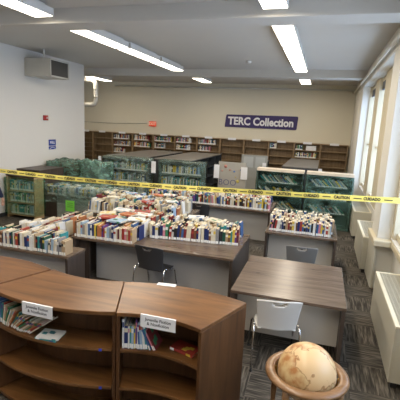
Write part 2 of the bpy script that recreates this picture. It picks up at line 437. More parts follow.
def row(x0, x1, y, z, rowname, place, group, indiv, hs=(.19, .26), rz=0, pitch=(.026, .05), lean_p=.25, sticker=True, dd=(.15, .19), dy=0.0, pal=PALB, slope=0.):
    x = x0; k = 0; lean = 0.; run = 0
    while True:
        w = random.uniform(*pitch)*(1 if random.random() < .85 else .7)
        if run <= 0:
            nl = 0. if random.random() > lean_p else random.uniform(-.16, .16)
            if nl != lean: x += .012 if nl*lean >= 0 else .03
            lean = nl; run = random.randint(4, 9)
        run -= 1
        h = random.uniform(*hs); d = random.uniform(*dd)
        x += w/math.cos(lean)/2
        if x + w/2 > x1: break
        k += 1
        yy = y+d/2+random.uniform(0, .02)+slope*(x-x0)
        # lean about the lower corner so that the book still stands on the surface
        px = -w/2 if lean < 0 else w/2
        M = Matrix.Translation((x, yy, z+.0012)) @ Matrix.Rotation(rz, 4, 'Z') @ Matrix.Translation((px, 0, 0)) @ Matrix.Rotation(lean, 4, 'Y') @ Matrix.Translation((-px, 0, 0))
        col = random.choice(pal)
        sz = 'thin' if w < .030 else ('thick' if w > .043 else 'medium')
        tl = 'tall' if h > (hs[0]+hs[1])/2+.012 else 'short'
        lab = f"{sz} {col} book, {ordn(k)} along the {rowname} on the {place}"
        put_book(M, w-.0015, d, h, col, lab, group, sticker, indiv)
        x += w/math.cos(lean)/2+.001
    return k

# ------------------------------------------------------------------ desks
def desk(name, label, x0, x1, y0, y1, z, inset=.35, leftpanel=0., mod=MODP, pz=.12, cat='desk'):
    t = thing(name, label, cat, (x0, y0, 0))
    W = x1-x0; D = y1-y0
    MB().box((0, 0, z-.035), (W, D, z)).build('desk_top', WOODD, t, bev=.003)
    MB().box((.005, .01, 0), (.045, D-.01, z-.036)).build('side_panel', WOODE, t)
    MB().box((W-.045, .01, 0), (W-.005, D-.01, z-.036)).build('side_panel', WOODE, t)
    if leftpanel: MB().box((.046, inset*.3, 0), (leftpanel, inset*.3+.03, z-.036)).build('front_panel', WOODE, t)
    MB().box((max(.046, leftpanel+.001), inset, pz), (W-.046, inset+.025, z-.036)).build('modesty_panel', mod, t)
    return t
desk('reading_table', 'empty square walnut table with white chair pushed up to it', -.86, .41, 4.28, 5.64, .74, .22, mod=MODPL, pz=.16, cat='table')
desk('desk', 'long walnut desk covered with rows of books, black chair at its front', -3.66, -1.06, 5.30, 6.72, .75, .30, leftpanel=.24, pz=.0)
desk('desk', 'low walnut desk full of books right behind the curved bookcases', -6.2, -3.20, 4.50, 4.94, .72, .15, pz=.0)
desk('desk', 'low walnut book desk left of the long desk, behind the other low one', -4.45, -3.72, 4.96, 6.1, .72, .25, pz=.0)
desk('desk', 'walnut desk full of books behind the long desk', -4.55, -2.45, 6.90, 8.25, .75, .2, pz=.0)
desk('desk', 'walnut desk with one long row of books, behind the dark chair', -4.05, -.98, 8.80, 10.05, .75, .25, pz=.0)
desk('desk', 'square walnut desk full of books behind the empty table', -.86, .39, 7.10, 8.30, .74, .28, mod=MODPL, pz=.0)

# ------------------------------------------------------------------ curved bookcases
def sector(cx, cy, r0, r1, a0, a1, n=20):
    """polygon between two radii, angles measured from +X"""
    A = [R(a0+(a1-a0)*k/n) for k in range(n+1)]
    return [(cx+r0*math.cos(a), cy+r0*math.sin(a)) for a in A]+[(cx+r1*math.cos(a), cy+r1*math.sin(a)) for a in reversed(A)]
HB = 1.08
SHZ = [.07, .395, .745]
def curved_bookcase(label, cx, cy, rf, rb, mid, half=21.8):
    """rf = radius of the open front, rb = radius of the back"""
    t = thing('curved_bookcase', label, 'bookcase', (cx, cy, 0), 0, 'curved walnut bookcases')
    s = 1 if rf > rb else -1           # front on the outer or the inner radius
    a0, a1 = mid-half, mid+half
    MB().prism(sector(0, 0, rb, rf, a0, a1, 28), HB-.032, HB).build('top', WOODF, t, bev=.004)
    for a in (a0, a1):
        q = .028; sg = 1 if a == a0 else -1
        c, n_ = Vector((math.cos(R(a)), math.sin(R(a)))), Vector((-math.sin(R(a)), math.cos(R(a))))*sg
        p = [c*(rf-s*.012), c*rb, c*rb+n_*q, c*(rf-s*.012)+n_*q]
        MB().prism([tuple(v) for v in p], 0, HB-.033).build('side_panel', WOODFV, t, bev=.002)
    MB().prism(sector(0, 0, rb+s*.001, rb+s*.02, a0+1.2, a1-1.2), .02, HB-.033).build('back_panel', WOODFV, t)
    MB().prism(sector(0, 0, rb+(rf-rb)*.5, rb+(rf-rb)*.5+s*.012, a0+1.2, a1-1.2), .0, HB-.033).build('divider_panel', WOODFV, t)
    for z in SHZ:
        MB().prism(sector(0, 0, rb+(rf-rb)*.5+s*.013, rf-s*.02, a0+1.15, a1-1.15), z-.028, z).build('shelf', WOODF, t, bev=.003)
    MB().prism(sector(0, 0, rf-s*.06, rf-s*.045, a0+1.3, a1-1.3), 0, SHZ[0]-.03).build('plinth', WOODFV, t)
    return t
CB = (-2.1, 4.27); CC = (-1.10, 1.79); CA = (-3.12, 1.79)
bB = curved_bookcase('outward curving walnut bookcase with a collapsed run of thin books', *CB, 1.70, 1.06, -90)
bC = curved_bookcase('inward curving walnut bookcase with upright books and a red book lying flat', *CC, .955, 1.60, 90)
bA = curved_bookcase('curved walnut bookcase, leftmost and mostly cut off by the picture edge', *CA, .955, 1.60, 90)

def pol(c, r_, a): return Vector((c[0]+r_*math.cos(R(a)), c[1]+r_*math.sin(R(a)), 0))
BLUEST = mat('blue_sticker', (.03, .06, .5), .5)
for z in SHZ[1:]:
    p = pol(CB, 1.683, -90+17.5)
    m = MB().box((-.012, -.0025, -.012), (.012, 0, .012)); o = m.build('sticker', BLUEST); o.location = (p.x, p.y, z-.014); o.rotation_euler = (0,0,R(17.5))
    tag(o, f'tiny blue dot sticker on the {"middle" if z < .5 else "upper"} shelf edge of the outward curving bookcase', 'sticker')

PALK = ['white', 'blue', 'pale blue', 'red', 'teal', 'green', 'yellow', 'purple', 'dark blue', 'pink', 'orange', 'cream', 'white', 'pale blue']
def kid_book(w, d, h, col, M, label, group, page=0):
    t = thing('book', label, 'book', group=group); t.matrix_world = M
    c = .002
    m = MB(); m.box((-w/2, -d/2, 0), (-w/2+c, d/2, h)); m.box((w/2-c, -d/2, 0), (w/2, d/2, h)); m.box((-w/2+c, -d/2, 0), (w/2-c, -d/2+c, h))
    for _ in range(3):   # printed cover patches
        y = random.uniform(-d*.35, d*.1); z = random.uniform(.1, .65)*h
        for sx in (-1, 1): m.box((sx*(w/2), y, z) if sx > 0 else (-w/2-.0006, y, z), (w/2+.0006, y+d*.25, z+h*.2) if sx > 0 else (-w/2, y+d*.25, z+h*.2), 1)
    m.box((-w/2+.0006, -d/2-.0006, h*.72), (w/2-.0006, -d/2, h*.9), 1)
    m.build('cover', [BM[col], BM[random.choice([k for k in PALK if k != col])]], t)
    MB().box((-w/2+c, -d/2+c, .004), (w/2-c, d/2-.004, h-.004)).build('page_block', PAGES[page], t)
    MB().box((-w/2+.0005, -d/2-.0012, .006), (w/2-.0005, -d/2-.0001, .045)).build('spine_label', STICK, t)
    return t
# upright thin books on the inward curving bookcase, spines at the opening (toward the centre CC)
rf, a = .99, 90+19.3
for k in range(15):
    w = random.uniform(.009, .021) if k != 1 else .03; d = random.uniform(.16, .2); h = random.choice([.20, .22, .24, .26]); 
    lean = 0 if k < 8 else R([4, 5, 6, 7, 22, 26, 30][k-8])
    step = (w/math.cos(lean)+.002+(.03 if k == 12 else 0))/rf*57.3
    a -= step/2
    p = pol(CC, rf+d/2+random.uniform(0, .012), a)
    M = Matrix.Translation((p.x, p.y, SHZ[2]+.0012)) @ Matrix.Rotation(R(a-90), 4, 'Z') @ Matrix.Translation((w/2, 0, 0)) @ Matrix.Rotation(-lean, 4, 'Y') @ Matrix.Translation((-w/2, 0, 0))
    if lean: M = Matrix.Translation((p.x, p.y, SHZ[2]+.0012)) @ Matrix.Rotation(R(a-90), 4, 'Z') @ Matrix.Translation((-w/2, 0, 0)) @ Matrix.Rotation(-lean, 4, 'Y') @ Matrix.Translation((w/2, 0, 0))
    col = ['white', 'dark blue', 'white', 'teal', 'pale blue', 'yellow', 'purple', 'white', 'blue', 'pale blue', 'white', 'teal', 'blue', 'pink', 'dark red'][k]
    kid_book(w, d, h, col, M, f"thin {col} children's book, {ordn(k+1)} in the run on the inward curving bookcase", 'books on the inward curving bookcase')
    a -= step/2
p = pol(CC, 1.12, 80.5)
M = Matrix.Translation((p.x, p.y, SHZ[2]+.0012+.0125)) @ Matrix.Rotation(R(-16), 4, 'Z') @ Matrix.Rotation(R(90), 4, 'Y') @ Matrix.Translation((0, 0, -.13))
kid_book(.022, .14, .23, 'red', M, 'red book lying flat alone on the shelf of the inward curving bookcase', 'books on the inward curving bookcase')
# collapsed run of thin books on the outward curving bookcase
r_, a = 1.66, -90-21.0
n = 24
for k in range(n):
    w = random.uniform(.010, .017); d = random.uniform(.15, .18); h = random.uniform(.19, .23)
    lean = R(6+48*min(1, max(0, (k-4))/12)) if k > 3 else 0
    step = (w/math.cos(lean)+.0015)/r_*57.3
    a += step/2
    p = pol(CB, r_-d/2-random.uniform(0, .02), a)
    # lean to the right, resting on the neighbours after
    M = Matrix.Translation((p.x, p.y, SHZ[2]+.0012)) @ Matrix.Rotation(R(a+90), 4, 'Z') @ Matrix.Translation((w/2, 0, 0)) @ Matrix.Rotation(lean, 4, 'Y') @ Matrix.Translation((-w/2, 0, 0))
    col = random.choice(['tan', 'teal', 'cream', 'red', 'green', 'dark blue', 'brown', 'cream', 'orange']) if k > 4 else ['dark blue', 'blue', 'pale blue', 'blue', 'teal'][k]
    kid_book(w, d, h, col, M, f"thin {col} paperback, {ordn(k+1)} in the {'leaning ' if k > 3 else ''}run on the outward curving bookcase", 'books on the outward curving bookcase', 0)
    a += step/2
AEND = a
for j, (da, zz, col, rr_) in enumerate(((6.4, 0.0, 'teal', 8), (6.8, .014, 'white', 14))):
    p = pol(CB, 1.60, a+da)
    M = Matrix.Translation((p.x, p.y, SHZ[2]+.0075+zz)) @ Matrix.Rotation(R(a+90+rr_), 4, 'Z') @ Matrix.Rotation(R(90), 4, 'Y') @ Matrix.Translation((0, 0, -.1))
    kid_book(.012, .15, .20, col, M, f'{col} paperback lying flat past the collapsed run' + (', on the teal one' if j else ', under the white one'), 'books on the outward curving bookcase')

# paper signs hanging at the front edges of the bookcase tops
def paper_sign(c, r_, a, faceout, label, rz=0.):
    p = pol(c, r_, a)
    t = thing('paper_sign', label, 'sign', (p.x, p.y, HB+.0015), R(a+90 if faceout else a-90)+rz, 'folded paper shelf signs')
    MB().box((-.150, -.002, -.105), (.150, 0, .0015)).box((-.150, 0, 0), (.150, .012, .0015)).build('paper', WHITE, t)
    text_mb('Juvenile Fiction\n& Nonfiction', .036, INK, 'lettering', t, (0, -.0024, -.052), (R(90), 0, 0), off=.0006, ext=.0002)
    return t
s1 = paper_sign(CB, 1.712, -90-.6, True, 'white paper sign reading Juvenile Fiction & Nonfiction on the outward curving bookcase')
s2 = paper_sign(CC, .943, 90+1.0, False, 'white paper sign reading Juvenile Fiction & Nonfiction on the inward curving bookcase')
p = pol(CC, 1.575, 90+7)
c = MB().box((-.09, 0, 0), (.09, .06, .002)).box((-.09, .06, -.06), (.09, .062, .002)).build('paper_card', WHITE, None, (p.x, p.y-.02, HB+.001)); c.rotation_euler = (0,0,R(7))
tag(c, 'small white card folded over the back edge of the inward curving bookcase', 'card')

# ------------------------------------------------------------------ books on the desks (individual ones first)
G1, G2, G3, G4, G5 = 'books on the long desk', 'books on the low desk', 'books on the far desk', 'books on the square desk', 'books on the desk behind the long desk'
row(-3.64, -2.60, 5.315, .75, 'front row, wall end,', 'long desk', G1, True, hs=(.19, .255), pitch=(.026, .048), lean_p=.1)
row(-2.56, -1.12, 5.76, .75, 'front row, window end,', 'long desk', G1, True, hs=(.19, .26), slope=.13, rz=.13, lean_p=.15)
row(-4.75, -3.24, 4.525, .72, 'front row', 'low desk', G2, True, hs=(.18, .25), pitch=(.024, .044), lean_p=.15)
row(-.82, .30, 7.20, .74, 'front row', 'square desk', G4, True, hs=(.18, .24), lean_p=.2, pitch=(.024, .042))
row(-3.95, -1.02, 8.86, .75, 'front row', 'far desk', G3, True, hs=(.19, .27), lean_p=.15, pitch=(.028, .048))
row(-3.60, -2.60, 5.52, .75, 'second row, wall end,', 'long desk', G1, True, lean_p=.3)
row(-4.6, -3.46, 4.73, .72, 'second row', 'low desk', G2, True, hs=(.18, .25), lean_p=.3)
row(-2.55, -1.14, 5.98, .75, 'second row, window end,', 'long desk', G1, True, slope=.13, rz=.13, lean_p=.3)
PALL = ['white']*7+['cream']*11+['tan']*4+['black']*2+['dark blue']*2+['blue', 'red', 'grey', 'orange', 'pale blue', 'dark red', 'teal']
for k in range(2): row(-4.40+.08*k, -3.78, 4.97+.19*k, .72, 'x', 'x', G2, False, hs=(.19, .27), lean_p=.6, dd=(.14, .18), pal=PALL)
for k in range(4): row(-4.25+.04*k, -3.78, 5.34+.19*k, .72, 'x', 'x', G2, False, hs=(.19, .27), lean_p=.6, dd=(.14, .18), pal=PALL)
for k in range(5): row(-3.60, -2.62+.0*k, 5.71+.195*k, .75, 'x', 'x', G1, False, lean_p=.7, pal=PALL, dd=(.14, .18))
for k in range(2): row(-2.54, -1.16, 6.18+.2*k, .75, 'x', 'x', G1, False, lean_p=.7, pal=PALL, dd=(.14, .18), hs=(.20, .29), slope=.03)
for k in range(6): row(-4.45, -2.55, 6.92+.2*k, .75, 'x', 'x', G5, False, lean_p=.8, pal=PALL, hs=(.18, .30), dd=(.14, .18))
for k in range(4): row(-.82, .34, 7.40+.2*k, .74, 'x', 'x', G4, False, lean_p=.6, pal=PALL, hs=(.18, .26), dd=(.14, .18))
for k in range(4): row(-3.9, -1.05, 9.08+.21*k, .75, 'x', 'x', G3, False, lean_p=.5, pal=PALL, hs=(.18, .26), dd=(.14, .18))
# books lying flat on top of the rows
flat = [(-3.30, 5.78, 12, 'red'), (-3.05, 5.62, -8, 'pale blue'), (-2.82, 5.85, 20, 'white'), (-3.45, 6.02, 30, 'cream'), (-3.1, 6.10, -14, 'orange'), (-2.85, 6.2, 8, 'white'),
        (-3.35, 6.36, 5, 'white'), (-2.98, 6.42, 18, 'red'), (-1.98, 6.45, 14, 'white'), (-1.62, 6.38, -20, 'cream')]
for k, (x, y, rz, col) in enumerate(sorted(flat)):
    M = Matrix.Translation((x, y, 1.012+.0*k)) @ Matrix.Rotation(R(rz), 4, 'Z') @ Matrix.Rotation(R(90+random.uniform(-3, 3)), 4, 'Y') @ Matrix.Translation((0, 0, -.14))
    kid_book(random.uniform(.018, .03), .21, .28, col, M, f'large {col} book lying flat over the rows, {ordn(k+1)} from the wall end, long desk', 'flat books on top of the long desk rows')
for k, (x, y, rz, col) in enumerate(sorted([(-4.0, 7.2, 20, 'cream'), (-3.6, 7.5, 70, 'white'), (-3.2, 7.1, -15, 'red'), (-3.9, 7.8, 40, 'pale blue'), (-3.3, 7.9, 10, 'orange'), (-2.8, 7.4, 33, 'white'), (-4.3, 7.6, -30, 'cream'), (-2.75, 7.9, 80, 'cream'), (-3.1, 8.05, 5, 'white')])):
    M = Matrix.Translation((x, y, 1.05)) @ Matrix.Rotation(R(rz), 4, 'Z') @ Matrix.Rotation(R(92), 4, 'Y') @ Matrix.Translation((0, 0, -.12))
    kid_book(.026, .17, .24, col, M, f'{col} book lying flat, {ordn(k+1)} from the wall end, desk behind the long one', 'flat books behind the long desk')

# ------------------------------------------------------------------ chairs
def chair(label, x, y, rz, shell, z_back=.83, group='plastic chairs with chrome legs'):
    """the back of the chair is at -Y of its own frame, the seat reaches to +Y"""
    t = thing('stacking_chair', label, 'chair', (x, y, 0), rz, group)
    W = .44
    # backrest: curved tapered shell with a hand slot
    nx, nz = 26, 22; vs = []; fs = []; T = .011
    zb, zt = .46, z_back
    def P(i, j):
        u = i/nx*2-1; v = j/nz
        hw = (.205+.035*v)
        x_ = u*hw
        z_ = zb+(zt-zb)*v - .018*(abs(u)**4)*v*1.2
        y_ = .055*u*u-.10*v**1.3*.8 + .0
        return Vector((x_, y_, z_))
    def hole(i, j):
        u = (i+.5)/nx*2-1; v = (j+.5)/nz
        return abs(u) < .30 and abs(v-(.84+.10*(u/.3)**2*.6)) < .045
    for s in (0, 1):
        for j in range(nz+1):
            for i in range(nx+1): vs.append(P(i, j)+Vector((0, T*s, 0)))
    N = (nx+1)*(nz+1); idx = lambda i, j, s: s*N+j*(nx+1)+i
    solid = {(i, j) for i in range(nx) for j in range(nz) if not hole(i, j)}
    for (i, j) in solid:
        fs.append((idx(i, j, 0), idx(i+1, j, 0), idx(i+1, j+1, 0), idx(i, j+1, 0)))
        fs.append((idx(i, j, 1), idx(i, j+1, 1), idx(i+1, j+1, 1), idx(i+1, j, 1)))
        for (di, dj, a, b) in ((-1,0,(i,j),(i,j+1)), (1,0,(i+1,j),(i+1,j+1)), (0,-1,(i,j),(i+1,j)), (0,1,(i,j+1),(i+1,j+1))):
            if (i+di, j+dj) not in solid: fs.append((idx(*a,0), idx(*b,0), idx(*b,1), idx(*a,1)))
    MB().add(vs, fs, 0, None, True).build('backrest', shell, t)
    # seat: dished pad with rolled front
    vs = []; fs = []; n1, n2 = 14, 14
    for s in (0, 1):
        for j in range(n2+1):
            for i in range(n1+1):
                u = i/n1*2-1; v = j/n2
                hw = .205+.02*math.sin(math.pi*v)-(.03*(v**6))
                z_ = .455-.012*(1-u*u)*math.sin(math.pi*v)-.035*v**5+.012*(1-v)**2
                vs.append((u*hw, .035+.42*v, z_-.014*s))
    N = (n1+1)*(n2+1); idx = lambda i, j, s: s*N+j*(n1+1)+i
    for i in range(n1):
        for j in range(n2):
            fs.append((idx(i,j,0), idx(i+1,j,0), idx(i+1,j+1,0), idx(i,j+1,0))); fs.append((idx(i,j,1), idx(i,j+1,1), idx(i+1,j+1,1), idx(i+1,j,1)))
    for i in range(n1):
        fs.append((idx(i,0,0), idx(i,0,1), idx(i+1,0,1), idx(i+1,0,0))); fs.append((idx(i,n2,0), idx(i+1,n2,0), idx(i+1,n2,1), idx(i,n2,1)))
    for j in range(n2):
        fs.append((idx(0,j,0), idx(0,j+1,0), idx(0,j+1,1), idx(0,j,1))); fs.append((idx(n1,j,0), idx(n1,j,1), idx(n1,j+1,1), idx(n1,j+1,0)))
    MB().add(vs, fs, 0, None, True).build('seat', shell, t)
    def cap(sx, yy, p): MB().lathe([(0,0),(.016,0),(.014,.02),(0,.02)], 12, M=Matrix.Translation((sx*.255, yy, 0))).build('foot_cap', BLACKP, p)
    for sx in (-1, 1):
        lg1 = MB().tube([(sx*.255, -.06, .012), (sx*.247, .0, .43), (sx*.243, .03, .475), (sx*.238, .07, .49)], .011, 10).build('leg', CHROME, t)
        cap(sx, -.06, lg1)
        lg2 = MB().tube([(sx*.255, .46, .012), (sx*.245, .36, .40), (sx*.24, .30, .44), (sx*.225, .22, .436)], .011, 10).build('leg', CHROME, t)
        cap(sx, .46, lg2)
        MB().tube([(sx*.24, .07, .49), (sx*.238, .16, .465), (sx*.225, .30, .425)], .010, 8).build('side_rail', CHROME, t)
    MB().tube([(-.24, .26, .425), (.24, .26, .425)], .009, 8).build('cross_bar', CHROME, t)
    return t
chair('white plastic chair with chrome legs pushed up to the empty square table', -.28, 4.05, R(13), WHITEP)
chair('black plastic chair with chrome legs in front of the long book desk', -2.27, 5.14, R(-7), BLACKP, .84)
chair('grey plastic chair behind the empty table, in front of the square book desk', -.16, 6.16, R(3), GREYP)
chair('dark plastic chair showing only its top above the long desk books', -2.53, 8.45, R(0), BLACKP, .86)

# ------------------------------------------------------------------ globe on its stand
g = thing('floor_globe', 'antique toned globe resting in a wooden floor stand beside the white chair', 'globe', (.05, 3.02, 0), 0)
WOODG = wood('globe_stand_wood', (.17, .085, .035), (.34, .19, .09), .3, 0, 9.)
def globe_mat():
    m = bpy.data.materials.new('globe_map'); m.use_nodes = True
    nt = m.node_tree; b = nt.nodes['Principled BSDF']; L = nt.links.new
    b.inputs['Roughness'].default_value = .36
    tc = nt.nodes.new('ShaderNodeTexCoord')
    def nz(sc, det, off):
        mp = nt.nodes.new('ShaderNodeMapping'); mp.inputs['Location'].default_value = off
        n = nt.nodes.new('ShaderNodeTexNoise'); n.inputs['Scale'].default_value = sc; n.inputs['Detail'].default_value = det
        L(tc.outputs['Object'], mp.inputs[0]); L(mp.outputs[0], n.inputs['Vector']); return n
    n1 = nz(6.0, 10, (3.1, 1.7, .4)); n2 = nz(14, 6, (0, 5, 2))
    land = nt.nodes.new('ShaderNodeValToRGB'); e = land.color_ramp.elements
    e[0].position = .485; e[0].color = (0,0,0,1); e[1].position = .50; e[1].color = (1,1,1,1)
    L(n1.outputs['Fac'], land.inputs[0])
    coast = nt.nodes.new('ShaderNodeValToRGB'); e = coast.color_ramp.elements
    e[0].position = .47; e[0].color = (1,1,1,1); e[1].position = .492; e[1].color = (.45,.30,.18,1); k = e.new(.515); k.color = (1,1,1,1)
    L(n1.outputs['Fac'], coast.inputs[0])
    lc = nt.nodes.new('ShaderNodeValToRGB'); e = lc.color_ramp.elements
    e[0].position = .35; e[0].color = (.46, .21, .075, 1); e[1].position = .65; e[1].color = (.68, .52, .28, 1); k = e.new(.5); k.color = (.60, .40, .20, 1)
    L(n2.outputs['Fac'], lc.inputs[0])
    mx = nt.nodes.new('ShaderNodeMix'); mx.data_type = 'RGBA'; mx.inputs[6].default_value = (.72, .50, .27, 1)
    L(land.outputs[0], mx.inputs[0]); L(lc.outputs[0], mx.inputs[7])
    m2 = nt.nodes.new('ShaderNodeMix'); m2.data_type = 'RGBA'; m2.blend_type = 'MULTIPLY'; m2.inputs[0].default_value = .8
    L(mx.outputs[2], m2.inputs[6]); L(coast.outputs[0], m2.inputs[7]); L(m2.outputs[2], b.inputs['Base Color'])
    return m
sph = MB(); sph.lathe([((.228)*math.sin(math.pi*k/36), -.228*math.cos(math.pi*k/36)) for k in range(37)], 48)
ball = sph.build('globe_ball', globe_mat(), g, (0, 0, .705)); ball.rotation_euler = (R(20), R(10), R(30))
ring = MB(); prof = [(.250, -.018), (.25, .010), (.262, .016), (.30, .016), (.322, .006), (.325, -.010), (.31, -.024), (.25, -.018)]
ring.lathe(prof, 64); ring.build('horizon_ring', WOODG, g, (0, 0, .70))
mer = MB(); mer.tube([(.241*math.cos(R(k*10)), 0, .241*math.sin(R(k*10))) for k in range(18, 37)], .006, 8); mer.build('meridian_arc', mat('brass', (.45, .30, .10), .3, 1.), g, (0, 0, .705))
for k in range(4):
    a = R(45+90*k+17); lg = MB()
    prof = [(0, 0), (.018, 0), (.022, .04), (.014, .09), (.024, .18), (.018, .30), (.026, .42), (.018, .52), (.028, .60), (.028, .677), (0, .677)]
    lg.lathe(prof, 14, M=Matrix.Translation((.285*math.cos(a), .285*math.sin(a), 0))); lg.build('leg', WOODG, g)
for k in range(2):
    a = R(45+90*k+17); MB().tube([(.27*math.cos(a), .27*math.sin(a), .2), (-.27*math.cos(a), -.27*math.sin(a), .2)], .014, 8).build('stretcher', WOODG, g)
MB().lathe([(0, .20), (.04, .20), (.03, .30), (.02, .40), (.03, .478), (0, .478)], 16).build('centre_post', WOODG, g)

# ------------------------------------------------------------------ film shells
def film_shell(name, label, x0, x1, y0, y1, z0, z1, m, parent=None, amp=.02, lumps=0., seed=0, step=.07, sag=0., faces='FBLRT'):
    mb = MB(); idx = {}
    nx = max(3, int((x1-x0)/step)); ny = max(3, int((y1-y0)/step)); nz = max(3, int((z1-z0)/step))
    def P(i, j, k):
        key = (i, j, k)
        if key in idx: return idx[key]
        x = x0+(x1-x0)*i/nx; y = y0+(y1-y0)*j/ny; z = z0+(z1-z0)*k/nz
        nxv = Vector((-1 if i == 0 else 1 if i == nx else 0, -1 if j == 0 else 1 if j == ny else 0, 1 if k == nz else 0))
        q = Vector((x*5+seed, y*5, z*6))
        dsp = abs(noise.noise(q))*amp*2+noise.noise(q*2.7)*amp*.6
        if nxv.length > 0: nxv.normalize()
        p = Vector((x, y, z))+nxv*max(-.2*amp, dsp)
        if lumps and k == nz: p.z += lumps*(noise.noise(Vector((x*2.6+seed, y*2.6, 0)))+.6*noise.noise(Vector((x*6, y*6, seed)))) 
        idx[key] = len(mb.v); mb.v.append(tuple(p)); return idx[key]
    def quad(a, b, c, d): mb.f.append((a, b, c, d)); mb.m.append(0); mb.smooth.append(True)
    for i in range(nx):
        for k in range(nz):
            if 'F' in faces: quad(P(i,0,k), P(i+1,0,k), P(i+1,0,k+1), P(i,0,k+1))
            if 'B' in faces: quad(P(i,ny,k), P(i,ny,k+1), P(i+1,ny,k+1), P(i+1,ny,k))
    for j in range(ny):
        for k in range(nz):
            if 'L' in faces: quad(P(0,j,k), P(0,j,k+1), P(0,j+1,k+1), P(0,j+1,k))
            if 'R' in faces: quad(P(nx,j,k), P(nx,j+1,k), P(nx,j+1,k+1), P(nx,j,k+1))
    if 'T' in faces:
        for i in range(nx):
            for j in range(ny): quad(P(i,j,nz), P(i+1,j,nz), P(i+1,j+1,nz), P(i,j+1,nz))
    o = bpy.data.objects.new(name, mb.mesh(name, [m])); COL.objects.link(o)
    if parent: o.parent = parent
    if label: tag(o, label, 'plastic film', 'green stretch film wraps')
    return o

def bookcase(name, label, cat, x0, x1, y0, y1, h, shelves, wm, topm=None, rz=0., group=None, back=True, loc=None, topt=.035, backm=None):
    """open side toward -Y"""
    t = thing(name, label, cat, (x0, y0, 0) if loc is None else loc, rz, group)
    W = x1-x0; D = y1-y0
    MB().box((0, 0, 0), (.03, D, h-topt-.001)).build('side_panel', wm, t)
    MB().box((W-.03, 0, 0), (W, D, h-topt-.001)).build('side_panel', wm, t)
    MB().box((-.008, -.008, h-topt), (W+.008, D, h)).build('top', topm or wm, t, bev=.003)
    if back: MB().box((.031, D-.02, .02), (W-.031, D-.004, h-topt-.001)).build('back_panel', backm or wm, t)
    for z in shelves: MB().box((.031, .01, z-.025), (W-.031, D-.021, z)).build('shelf', wm, t)
    return t
def shelf_books(x0, x1, y, z, hs, pal=PALB, lean_p=.2, pitch=(.025, .045), dd=(.14, .18)):
    row(x0, x1, y, z, 'x', 'x', None, False, hs=hs, pal=pal, lean_p=lean_p, pitch=pitch, dd=dd)

PALW = ['white', 'pale blue', 'teal', 'green', 'cream', 'grey', 'blue', 'white', 'dark green', 'yellow', 'black']
# wrapped end bookcases in the middle distance
def wrapped(label, wlab, x0, x1, h, topm, frame, fm, slant=False, y0=10.9, seed=0, body=None):
    sh = [.06, .42, .78, 1.12]
    bookcase('display_bookcase', label, 'bookcase', x0, x1, y0, y0+.36, h, sh, frame, topm, group='wrapped bookcases facing the desks', topt=.07, backm=mat('bookcase_back_dark', (.05, .06, .06), .6))
    for z in sh[1:]:
        if slant:
            x = x0+.08; k = 0
            while x < x1-.32:
                w = random.uniform(.02, .035); hh = random.uniform(.24, .3); lean = R(random.uniform(40, 50))*(-1 if True else 1)
                M = Matrix.Translation((x+.2, y0+.12, z+.0012)) @ Matrix.Rotation(lean, 4, 'Y')
                put_book(M, w, .16, hh, random.choice(['pale blue', 'white', 'teal', 'blue', 'grey', 'yellow', 'green', 'cream', 'black']), indiv=False)
                x += w/math.cos(lean)+.006
        else: shelf_books(x0+.05, x1-.05, y0+.06, z, (.20, .27), PALW)
    film_shell('stretch_film', wlab, x0-.012, x1+.012, y0-.03, y0+.37, .01, h-(.075 if topm is BEIGET else -.012), fm, amp=.02, seed=seed, faces='FLR' if topm is BEIGET else 'FBLRT')
wrapped('dark bookcase wrapped in green film, nearest the left wall', 'green film around the dark bookcase nearest the left wall', -6.42, -4.90, 1.50, SHELFG, SHELFG, FILMP, seed=1)
wrapped('dark bookcase wrapped in green film, next to the tan end panel', 'green film around the dark bookcase next to the sketched end panel', -4.55, -3.22, 1.50, SHELFG, SHELFD, FILM, seed=5)
wrapped('beige topped bookcase with slanted books behind film, beside the sketched end panel', 'green film over the beige topped bookcase beside the sketched end panel', -1.66, -.42, 1.50, BEIGET, SHELFD, film('thin_green_film', (.10, .24, .19), lo=.01, hi=.18, sc=2.5), True, seed=9)
wrapped('beige topped bookcase with slanted books behind film, beside the window wall', 'green film over the beige topped bookcase beside the window wall', -.34, .83, 1.50, BEIGET, SHELFD, film('teal_green_film', (.16, .34, .29), lo=.05, hi=.40, sc=2.5), True, seed=13)

# shelving ranges behind them
def range_unit(label, x0, x1, y0, y1, h=1.5, endp=None, sheet=False):
    t = thing('shelving_range', label, 'shelving', (x0, y0, 0), 0, 'double sided shelving ranges')
    W = x1-x0; D = y1-y0
    MB().box((-.01, -.01, h-.03), (W+.01, D+.01, h)).build('top', GREYT, t, bev=.003)
    n = max(1, round(D/.95))
    for k in range(n+1):
        y = (D-.03)*k/n; MB().box((0, y, 0), (W, y+.03, h-.031)).build('upright_panel', endp if (k == 0 and endp) else SHELFG, t)
    MB().box((W/2-.01, .031, .05), (W/2+.01, D-.031, h-.031)).build('centre_panel', SHELFD, t)
    for z in (.1, .45, .8, 1.14):
        for k in range(n):
            ya = (D-.03)*k/n+.031; yb = (D-.03)*(k+1)/n-.001
            MB().box((.005, ya, z-.02), (W/2-.011, yb, z)).box((W/2+.011, ya, z-.02), (W-.005, yb, z)).build('shelf', SHELFG, t)
    return t
range_unit('grey topped shelving range behind the film wrapped bookcase nearest the left wall', -6.60, -5.25, 11.4, 14.9)
range_unit('grey topped shelving range behind the wrapped bookcase next to the sketched end panel', -4.95, -3.75, 11.4, 15.2)
range_unit('grey topped shelving range behind the two beige topped bookcases', -1.10, -.10, 12.0, 15.4)
TANP = mat('sketched_panel_paint', (.40, .375, .33), .6, var=.05, scale=3)
GRYP = mat('grey_end_panel', (.34, .34, .31), .6)
pt = thing('end_panel_board', 'pale board with a child-like blue BOO sketch standing behind the books', 'board', (-3.03, 12.0, 0))
